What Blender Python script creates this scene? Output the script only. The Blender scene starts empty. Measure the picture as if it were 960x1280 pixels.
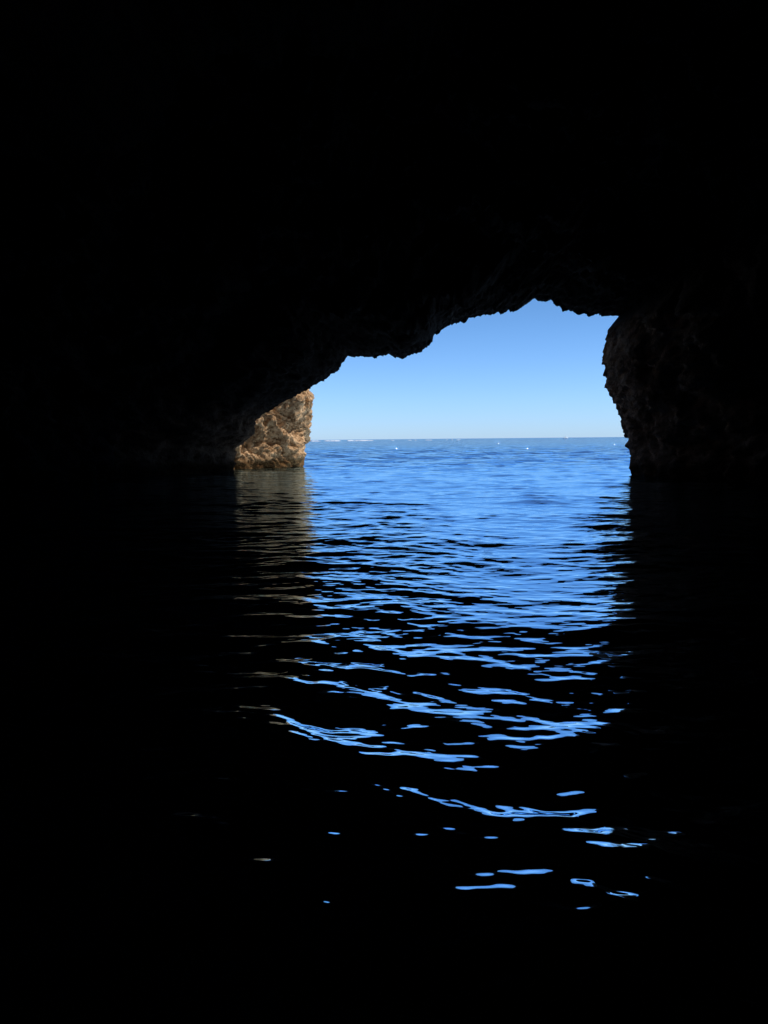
import bpy, math, random
import numpy as np
from mathutils import Vector, noise, Euler, Matrix

scene = bpy.context.scene
random.seed(4); rng = np.random.default_rng(23)
scene.view_settings.view_transform = 'Standard'
scene.view_settings.look = 'None'
scene.view_settings.exposure = 0

# ---------------------------------------------------------------- sun + sky
S = Vector((0.60, -0.13, 0.79)).normalized()      # direction TO the sun
el = math.asin(S.z); az = math.atan2(S.x, S.y)
w = bpy.data.worlds.new("World"); scene.world = w; w.use_nodes = True
nt = w.node_tree; nt.nodes.clear()
sky = nt.nodes.new('ShaderNodeTexSky'); sky.sky_type = 'NISHITA'; sky.sun_disc = False
sky.sun_elevation = el; sky.sun_rotation = az
sky.air_density = 1.0; sky.dust_density = 0.15; sky.ozone_density = 3.0; sky.altitude = 0
tc = nt.nodes.new('ShaderNodeTexCoord'); sp = nt.nodes.new('ShaderNodeSeparateXYZ'); nt.links.new(tc.outputs['Generated'], sp.inputs[0])
cr = nt.nodes.new('ShaderNodeValToRGB'); nt.links.new(sp.outputs[2], cr.inputs[0])
e0, e1 = cr.color_ramp.elements
e0.position = 0; e0.color = (.37, .56, 1.0, 1)
e1.position = .45; e1.color = (.28, .34, .44, 1)
for pos, c in ((.05, (.36, .54, .90)), (.17, (.29, .45, .66))):
    e = cr.color_ramp.elements.new(pos); e.color = (*c, 1)
mul = nt.nodes.new('ShaderNodeMix'); mul.data_type = 'RGBA'; mul.blend_type = 'MULTIPLY'; mul.inputs[0].default_value = 1
nt.links.new(sky.outputs[0], mul.inputs[6]); nt.links.new(cr.outputs[0], mul.inputs[7])
bg = nt.nodes.new('ShaderNodeBackground'); bg.inputs[1].default_value = 0.20   # ramp above halves the sky, so effective 0.1
out = nt.nodes.new('ShaderNodeOutputWorld')
nt.links.new(mul.outputs[2], bg.inputs[0]); nt.links.new(bg.outputs[0], out.inputs[0])

sl = bpy.data.lights.new("sun", 'SUN'); sl.energy = 4.6; sl.angle = math.radians(0.5); sl.color = (1, .94, .86)
so = bpy.data.objects.new("sun", sl); scene.collection.objects.link(so)
so.rotation_euler = S.to_track_quat('Z', 'Y').to_euler(); so.location = (40, 20, 60)

# ---------------------------------------------------------------- helpers
def mesh_obj(name, V, F, smooth=True):
    me = bpy.data.meshes.new(name)
    V = np.asarray(V, dtype=np.float32); F = np.asarray(F, dtype=np.int32)
    n = F.shape[1]
    me.vertices.add(len(V)); me.vertices.foreach_set('co', V.ravel())
    me.loops.add(F.size); me.loops.foreach_set('vertex_index', F.ravel())
    me.polygons.add(len(F)); me.polygons.foreach_set('loop_start', np.arange(0, F.size, n, dtype=np.int32))
    me.polygons.foreach_set('loop_total', np.full(len(F), n, dtype=np.int32))
    me.polygons.foreach_set('use_smooth', np.full(len(F), smooth))
    me.update(); me.validate()
    ob = bpy.data.objects.new(name, me); scene.collection.objects.link(ob)
    return ob

def grid_faces(nr, nc, wrap=False):
    r = np.arange(nr-1)[:, None]; cN = nc if wrap else nc-1
    c = np.arange(cN)[None, :]; c2 = (c+1) % nc
    return np.stack([r*nc+c, r*nc+c2, (r+1)*nc+c2, (r+1)*nc+c], -1).reshape(-1, 4)

def N(nt, t, **k):
    n = nt.nodes.new(t)
    for a, b in k.items(): setattr(n, a, b)
    return n

def rock_material(name, dark_a, dark_b, lit_a, lit_b, use_attr, s2=5.5, spec=.1):
    m = bpy.data.materials.new(name); m.use_nodes = True
    t = m.node_tree; L = t.links.new; p = t.nodes['Principled BSDF']
    geo = N(t, 'ShaderNodeNewGeometry')
    def nz(scale, detail, rough=.6, dist=0):
        n = N(t, 'ShaderNodeTexNoise'); n.inputs['Scale'].default_value = scale
        n.inputs['Detail'].default_value = detail; n.inputs['Roughness'].default_value = rough
        n.inputs['Distortion'].default_value = dist; L(geo.outputs['Position'], n.inputs['Vector']); return n
    def ramp(src, a, b, ca, cb):
        r = N(t, 'ShaderNodeValToRGB'); r.color_ramp.elements[0].position = a; r.color_ramp.elements[1].position = b
        r.color_ramp.elements[0].color = (*ca, 1); r.color_ramp.elements[1].color = (*cb, 1); L(src, r.inputs[0]); return r
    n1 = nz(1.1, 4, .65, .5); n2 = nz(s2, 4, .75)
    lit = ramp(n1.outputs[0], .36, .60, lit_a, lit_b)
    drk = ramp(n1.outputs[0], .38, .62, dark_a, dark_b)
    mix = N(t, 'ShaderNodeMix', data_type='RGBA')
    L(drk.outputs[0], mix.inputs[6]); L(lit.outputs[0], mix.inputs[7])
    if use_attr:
        at = N(t, 'ShaderNodeAttribute', attribute_name='painted_light'); L(at.outputs['Fac'], mix.inputs[0])  # painted light: blends shade-dark colour into lit colour
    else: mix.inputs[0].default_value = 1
    sp = ramp(n2.outputs[0], .38, .50, (.30, .23, .18), (1, 1, 1))
    mu = N(t, 'ShaderNodeMix', data_type='RGBA', blend_type='MULTIPLY'); mu.inputs[0].default_value = .8
    L(mix.outputs[2], mu.inputs[6]); L(sp.outputs[0], mu.inputs[7])
    sx = N(t, 'ShaderNodeSeparateXYZ'); L(geo.outputs['Position'], sx.inputs[0])
    ad = N(t, 'ShaderNodeMath', operation='MULTIPLY_ADD'); ad.inputs[1].default_value = -.7; L(n1.outputs[0], ad.inputs[0]); L(sx.outputs[2], ad.inputs[2])
    wr = ramp(ad.outputs[0], -.15, .35, (.28, .24, .18), (1, 1, 1))
    mw = N(t, 'ShaderNodeMix', data_type='RGBA', blend_type='MULTIPLY'); mw.inputs[0].default_value = 1
    L(mu.outputs[2], mw.inputs[6]); L(wr.outputs[0], mw.inputs[7]); L(mw.outputs[2], p.inputs['Base Color'])
    p.inputs['Roughness'].default_value = .9
    p.inputs['Specular IOR Level'].default_value = spec
    b1 = N(t, 'ShaderNodeBump'); b1.inputs['Strength'].default_value = 1; b1.inputs['Distance'].default_value = .17; L(n2.outputs[0], b1.inputs['Height'])
    L(b1.outputs[0], p.inputs['Normal'])
    return m

# ---------------------------------------------------------------- sea cave
# rim of the cave mouth in metres (x, y depth, z)
rim = [(-7.5,37.2,-2.5),(-7.25,37,-.3),(-7.2,37,.5),(-7.05,37,1.15),(-6.55,36.8,1.5),(-6.2,36.6,1.75),(-5.94,36.5,2.49),(-5.05,36.3,3.07),
(-3.6,36,3.79),(-2.58,35.8,4.35),(-2.02,35.6,4.69),(-1.54,35.5,5.3),(-.44,35.2,5.2),(.29,35,5.3),(.82,34.9,5.1),(1.61,34.7,5.33),
(2.07,34.6,5.62),(2.31,34.5,6.1),(2.83,34.3,6.39),(3.68,34,6.65),(4.69,33.7,6.8),(5.76,33.3,6.94),(6.34,33.1,7.28),(7.1,32.8,7.22),
(7.59,32.6,6.80),(8.32,32.3,6.55),(9.62,31.9,6.38),(9.12,31.8,5.78),(8.92,31.6,4.62),(9.06,31.4,3.47),(9.42,31.2,2.75),
(9.65,31,1.69),(9.8,30.8,.58),(9.8,30.6,-.2),(9.8,30.6,-2.5)]
rim = np.array(rim); seg = np.r_[0, np.cumsum(np.linalg.norm(np.diff(rim, axis=0), axis=1))]
NU = 600; uu = np.linspace(0, seg[-1], NU); P = np.stack([np.interp(uu, seg, rim[:, i]) for i in range(3)], 1)
t01 = uu/seg[-1]
phi = math.pi*(1-t01)
Q = np.stack([1.8+15*np.cos(phi), 10.5*np.sin(phi)**.75], 1); Q[:, 1] -= 2.5*(1-np.sin(phi)**.5)
CX, CZ = 3.0, -.5
din = [0, .06, .13, .22, .34, .5, .7, .9] + list(np.linspace(1.1, 16, 78)) + list(np.linspace(16.8, 58, 44))
dout = [.1, .2, .35, .6, .9, 1.3] + list(np.linspace(1.8, 14, 36))
def sstep(x): x = min(max(x, 0), 1); return x*x*(3-2*x)
rows = [('b', k) for k in np.linspace(60, 2, 18)] + [('o', e) for e in reversed(dout)] + [('i', d) for d in din]
V = []; litw = []
for kind, d in rows:
    for i in range(NU):
        px, py, pz = P[i]; tq = t01[i]
        if kind == 'i':
            k = sstep(d/17.)
            close = max(0, (d-40)/18.); sh = math.sqrt(max(0, 1-close*close))
            low = sstep((.22-tq)/.12)
            x = px-3.0*low*sstep(d/5); x = x*(1-k)+Q[i, 0]*k; z = pz*(1-k)+Q[i, 1]*k; y = py-d
            x = 1.8+(x-1.8)*max(sh, .01); z = -2+(z+2)*max(sh, .01)
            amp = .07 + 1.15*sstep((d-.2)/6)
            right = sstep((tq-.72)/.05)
            lw = right*.75*(1-sstep((d-3)/9)) + low*.25*(1-sstep((d-1)/6))  # daylight painted on right wall, fainter low left, fading inward
        else:
            e = d if kind == 'o' else 14.
            dx, dz = px-CX, pz-CZ; l = math.hypot(dx, dz)
            x = px+dx/l*e*1.5; z = pz+dz/l*e*.8
            y = py+1.2*sstep(e/3)-.12*e*sstep(e/8)
            amp = .08+1.1*sstep(e/5); lw = min(1, e/.8)
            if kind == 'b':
                y -= d; z += 1.5*sstep(d/15)*(1 if z > 0 else 0); amp = 2.0; lw = 1
        dirx, dirz = x-CX, z-CZ; l = math.hypot(dirx, dirz)+1e-6; dirx /= l; dirz /= l
        q2 = Vector((x, y, z)); big = noise.noise(q2*.28)
        rid = 0; f = .75; a = 1
        for o in range(3):
            rid += a*(1-2*abs(noise.noise(q2*f+Vector((7.3*o, 1, 2))))); f *= 2.1; a *= .5
        fin = noise.fractal(q2*3.2, .6, 2.0, 4)
        disp = amp*(.75*big+.36*(rid-1.0))+.15*fin+.35*max(0, big)*amp
        if kind == 'i' and d < 4: disp = max(disp, -.16-.04*d)
        x += dirx*disp; z += dirz*disp; y += amp*.45*noise.noise(q2*.9+Vector((31, 5, 9)))
        V.append((x, y, z)); litw.append(lw)
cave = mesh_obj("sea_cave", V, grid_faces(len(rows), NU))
at = cave.data.attributes.new('painted_light', 'FLOAT', 'POINT'); at.data.foreach_set('value', np.array(litw, dtype=np.float32))
cave.data.materials.append(rock_material("cave_rock", (.0025, .0023, .0025), (.008, .0065, .0065), (.15, .085, .05), (.46, .30, .19), True, 3.2, .03))  # near-black inner colours paint in the cave's shade

# ---------------------------------------------------------------- sunlit rock outside
fp = np.array([(-13,37.6),(-10.4,38.6),(-8.6,39.8),(-7.6,40.6),(-6.2,40.9),(-5.2,41.2),(-4.75,41.9),(-4.6,43.0),(-5.2,45.5),(-8.5,49),(-15,52),(-24,51),(-28,44),(-24,38)])
NB = 600; NH = 220
cl = np.vstack([fp, fp[:1]]); sg = np.r_[0, np.cumsum(np.linalg.norm(np.diff(cl, axis=0), axis=1))]
s_vis = sg[8]; ub = np.r_[np.linspace(0, s_vis, 480, endpoint=False), np.linspace(s_vis, sg[-1], NB-480, endpoint=False)]
B = np.stack([np.interp(ub, sg, cl[:, i]) for i in range(2)], 1)
cen = np.array([-13., 44.5])
V = []
for j in range(NH):
    tt = j/(NH-1)
    if tt < .85: z = -1.0+tt/.85*8.0; s = 1+.068*max(0, min(z, 3.6))/3.6 - .05*max(0, z-4.0)
    else:
        q = (tt-.85)/.15; z = 7+2.6*math.sin(q*math.pi/2); s = .918*math.cos(q*math.pi/2)
    for i in range(NB):
        bx, by = B[i]-cen; x = cen[0]+bx*s; y = cen[1]+by*s
        l = math.hypot(bx, by)+1e-6
        p3 = Vector((x, y, z))
        big = noise.noise(p3*.7+Vector((2, 0, 5))); rid = 0; f = .9; a = 1
        for o in range(6):
            rid += a*(1-2.4*abs(noise.noise(p3*f+Vector((3.3*o, 4, 2))))); f *= 2.1; a *= .64
        d = .6*big + .40*(rid-1.1)
        if d > .1: d = .1+(d-.1)*.55
        V.append((x+bx/l*d, y+by/l*d, z+.25*noise.noise(p3*1.7)))
rock = mesh_obj("rocky_outcrop", V, grid_faces(NH, NB, True))
rock.data.materials.append(rock_material("sunlit_limestone", (.1,)*3, (.1,)*3, (.27, .145, .065), (.72, .48, .28), False, 5.5))

# ---------------------------------------------------------------- sea water
r = np.r_[np.geomspace(.25, 2, 50, endpoint=False), np.geomspace(2, 45, 1000, endpoint=False), np.geomspace(45, 400, 300, endpoint=False), np.geomspace(400, 12000, 60)]
fw = np.radians(36); th = np.r_[np.linspace(-fw, fw, 640), np.linspace(fw, 2*math.pi-fw, 110)[1:-1]]
R, T = np.meshgrid(r, th, indexing='ij')
X = R*np.sin(T); Y = R*np.cos(T); Z = np.zeros_like(X)
dr = np.gradient(r)[:, None]*np.ones_like(X)
wx = X.copy(); wy = Y.copy()
for k in range(16):
    lam = rng.uniform(.7, 5); a = rng.uniform(0, 2*math.pi); ph = rng.uniform(0, 6.28); kk = 2*math.pi/lam
    s_ = np.sin(kk*(np.cos(a)*X+np.sin(a)*Y)+ph)*lam*.018
    wx += s_*np.sin(a*3+1); wy += s_*np.cos(a*3+1)
mod = np.ones_like(X)
for k in range(7):
    lam = rng.uniform(1.5, 6); a = rng.uniform(0, 2*math.pi); mod += .15*np.sin(2*math.pi/lam*(np.cos(a)*X+np.sin(a)*Y)+rng.uniform(0, 6.28))
def comps(n, l0, l1, rms, spread, m=1):
    global Z
    for k in range(n):
        lam = l0*(l1/l0)**((k+rng.uniform(0, 1))/n)
        a = math.radians(-97)+rng.normal(0, spread); ph = rng.uniform(0, 6.28); kk = 2*math.pi/lam
        amp = rms*math.sqrt(2.0/n)/kk
        att = np.clip((lam/dr-3)/4, 0, 1)
        sn = np.sin(kk*(np.cos(a)*wx+np.sin(a)*wy)+ph)
        Z += amp*att*m*(sn+.3*sn*sn)
comps(7, 3.0, 8, .013, .35)
comps(20, .75, 2.0, .032, .42, mod)
comps(30, .26, .75, .050, .46, mod)
comps(34, .09, .26, .042, .6, mod)
outm = np.clip((Y-34)/25, 0, 1)
comps(24, .9, 6, .12, .7, outm)
Z[-1] = 0
V = np.stack([X, Y, Z], -1).reshape(-1, 3)
F = grid_faces(len(r), len(th), True)[:, ::-1]
sea = mesh_obj("sea_water", V, F)
m = bpy.data.materials.new("sea_water_surface"); m.use_nodes = True; t = m.node_tree; L = t.links.new
t.nodes.clear(); mo = N(t, 'ShaderNodeOutputMaterial')
geo = N(t, 'ShaderNodeNewGeometry'); sx = N(t, 'ShaderNodeSeparateXYZ'); L(geo.outputs['Position'], sx.inputs[0])
mp = N(t, 'ShaderNodeMapping'); mp.inputs['Scale'].default_value = (.45, 1, 1); L(geo.outputs['Position'], mp.inputs[0])
n1 = N(t, 'ShaderNodeTexNoise'); n1.inputs['Scale'].default_value = 6; n1.inputs['Detail'].default_value = 2; L(mp.outputs[0], n1.inputs[0])
n2 = N(t, 'ShaderNodeTexNoise'); n2.inputs['Scale'].default_value = .8; n2.inputs['Detail'].default_value = 3; n2.inputs['Roughness'].default_value = .5; n2.inputs['Distortion'].default_value = .4; L(mp.outputs[0], n2.inputs[0])
mr = N(t, 'ShaderNodeMapRange'); mr.inputs[1].default_value = 30; mr.inputs[2].default_value = 90; mr.inputs[3].default_value = 0; mr.inputs[4].default_value = 1; L(sx.outputs[1], mr.inputs[0])
b1 = N(t, 'ShaderNodeBump'); b1.inputs['Distance'].default_value = .012; L(n1.outputs[0], b1.inputs['Height'])
b2 = N(t, 'ShaderNodeBump'); b2.inputs['Distance'].default_value = 1.8; L(n2.outputs[0], b2.inputs['Height']); L(mr.outputs[0], b2.inputs['Strength']); L(b1.outputs[0], b2.inputs['Normal'])
df = N(t, 'ShaderNodeBsdfDiffuse'); df.inputs[0].default_value = (.003, .065, .22, 1)
gl = N(t, 'ShaderNodeBsdfGlossy'); gl.inputs['Color'].default_value = (.60, .82, 1, 1); gl.inputs['Roughness'].default_value = .02
fr = N(t, 'ShaderNodeFresnel'); fr.inputs[0].default_value = 1.65
for n in (df, gl, fr): L(b2.outputs[0], n.inputs['Normal'])
mx = N(t, 'ShaderNodeMixShader'); L(fr.outputs[0], mx.inputs[0]); L(df.outputs[0], mx.inputs[1]); L(gl.outputs[0], mx.inputs[2]); L(mx.outputs[0], mo.inputs[0])
sea.data.materials.append(m)

# ---------------------------------------------------------------- breakers far out
fm = bpy.data.materials.new("white_foam"); fm.use_nodes = True
fm.node_tree.nodes['Principled BSDF'].inputs['Base Color'].default_value = (.7, .73, .76, 1); fm.node_tree.nodes['Principled BSDF'].inputs['Roughness'].default_value = .9
V = []; F = []
for k in range(30):
    cx = random.uniform(-88, -14) if k < 22 else random.uniform(-10, 90); cy = 880+random.uniform(-60, 60); ln = random.uniform(3, 13) if k < 22 else random.uniform(2, 6); hh = random.uniform(.35, 1.0) if k < 22 else .4
    b = len(V); n = 14
    for i in range(n):
        q = i/(n-1); e = math.sin(q*math.pi)*(.6+.4*random.random())
        xx = cx+(q-.5)*ln
        V += [(xx, cy-1.2*e, -.3), (xx, cy-.4*e, hh*e), (xx, cy+1.0*e, hh*.6*e), (xx, cy+1.6*e, -.3)]
    for i in range(n-1):
        for c in range(3): F.append((b+i*4+c, b+(i+1)*4+c, b+(i+1)*4+c+1, b+i*4+c+1))
foam = mesh_obj("sea_foam", V, F); foam.data.materials.append(fm)

# ---------------------------------------------------------------- distant motorboat
boat = bpy.data.objects.new("motorboat", None); scene.collection.objects.link(boat)
wm = bpy.data.materials.new("white_gelcoat"); wm.use_nodes = True; wm.node_tree.nodes['Principled BSDF'].inputs['Base Color'].default_value = (.8, .8, .78, 1)
gm = bpy.data.materials.new("dark_glass"); gm.use_nodes = True; gm.node_tree.nodes['Principled BSDF'].inputs['Base Color'].default_value = (.03, .04, .05, 1)
def loft(name, secs, mat):
    V = []; n = len(secs[0])
    for s in secs: V += s
    F = grid_faces(len(secs), n, True).tolist()
    me = bpy.data.meshes.new(name); me.from_pydata(V, [], F+[list(range(n))[::-1], [len(V)-n+i for i in range(n)]]); me.update()
    o = bpy.data.objects.new(name, me); scene.collection.objects.link(o); o.parent = boat; me.materials.append(mat); return o
secs = []
for q in np.linspace(0, 1, 12):
    x = -4.5+9*q; bw = 1.4*(1-max(0, (q-.45)/.55)**2.2)+.03; dk = 1.0+.5*q*q; kl = -.4+.9*max(0, q-.7)
    secs.append([(x, -bw, dk), (x, -bw*.75, .2+.4*q), (x, 0, kl), (x, bw*.75, .2+.4*q), (x, bw, dk)])
loft("hull", secs, wm)
loft("cabin", [[(a, -1*s_, 1.1), (a, 1*s_, 1.1), (a+o, .8*s_, hgt), (a+o, -.8*s_, hgt)] for a, s_, hgt, o in ((-1.6, 1, 2.5, 0), (-.2, 1, 2.6, 0), (1.6, .85, 2.1, -.5), (2.4, .7, 1.5, -.2))], wm)
loft("windscreen", [[(a, -.95, 1.7), (a, .95, 1.7), (a+.02, .9, 2.15), (a+.02, -.9, 2.15)] for a in (-1.2, .9)], gm)
loft("hardtop", [[(a, -1.1, 2.75), (a, 1.1, 2.75), (a, 1.0, 2.9), (a, -1.0, 2.9)] for a in (-2.4, 1.0)], wm)
boat.location = (300, 1270, .1); boat.rotation_euler = (0, 0, math.radians(20))

# ---------------------------------------------------------------- camera
cam = bpy.data.cameras.new("camera"); co = bpy.data.objects.new("camera", cam); scene.collection.objects.link(co)
cam.sensor_fit = 'VERTICAL'; cam.sensor_height = 36; cam.lens = 27.03; cam.clip_end = 30000; cam.clip_start = .05
co.location = (0, 0, 1.5)
Rm = Euler((math.radians(90-5.41), 0, 0)).to_matrix() @ Matrix.Rotation(math.radians(-.55), 3, 'Z')
co.rotation_euler = Rm.to_euler()
scene.camera = co
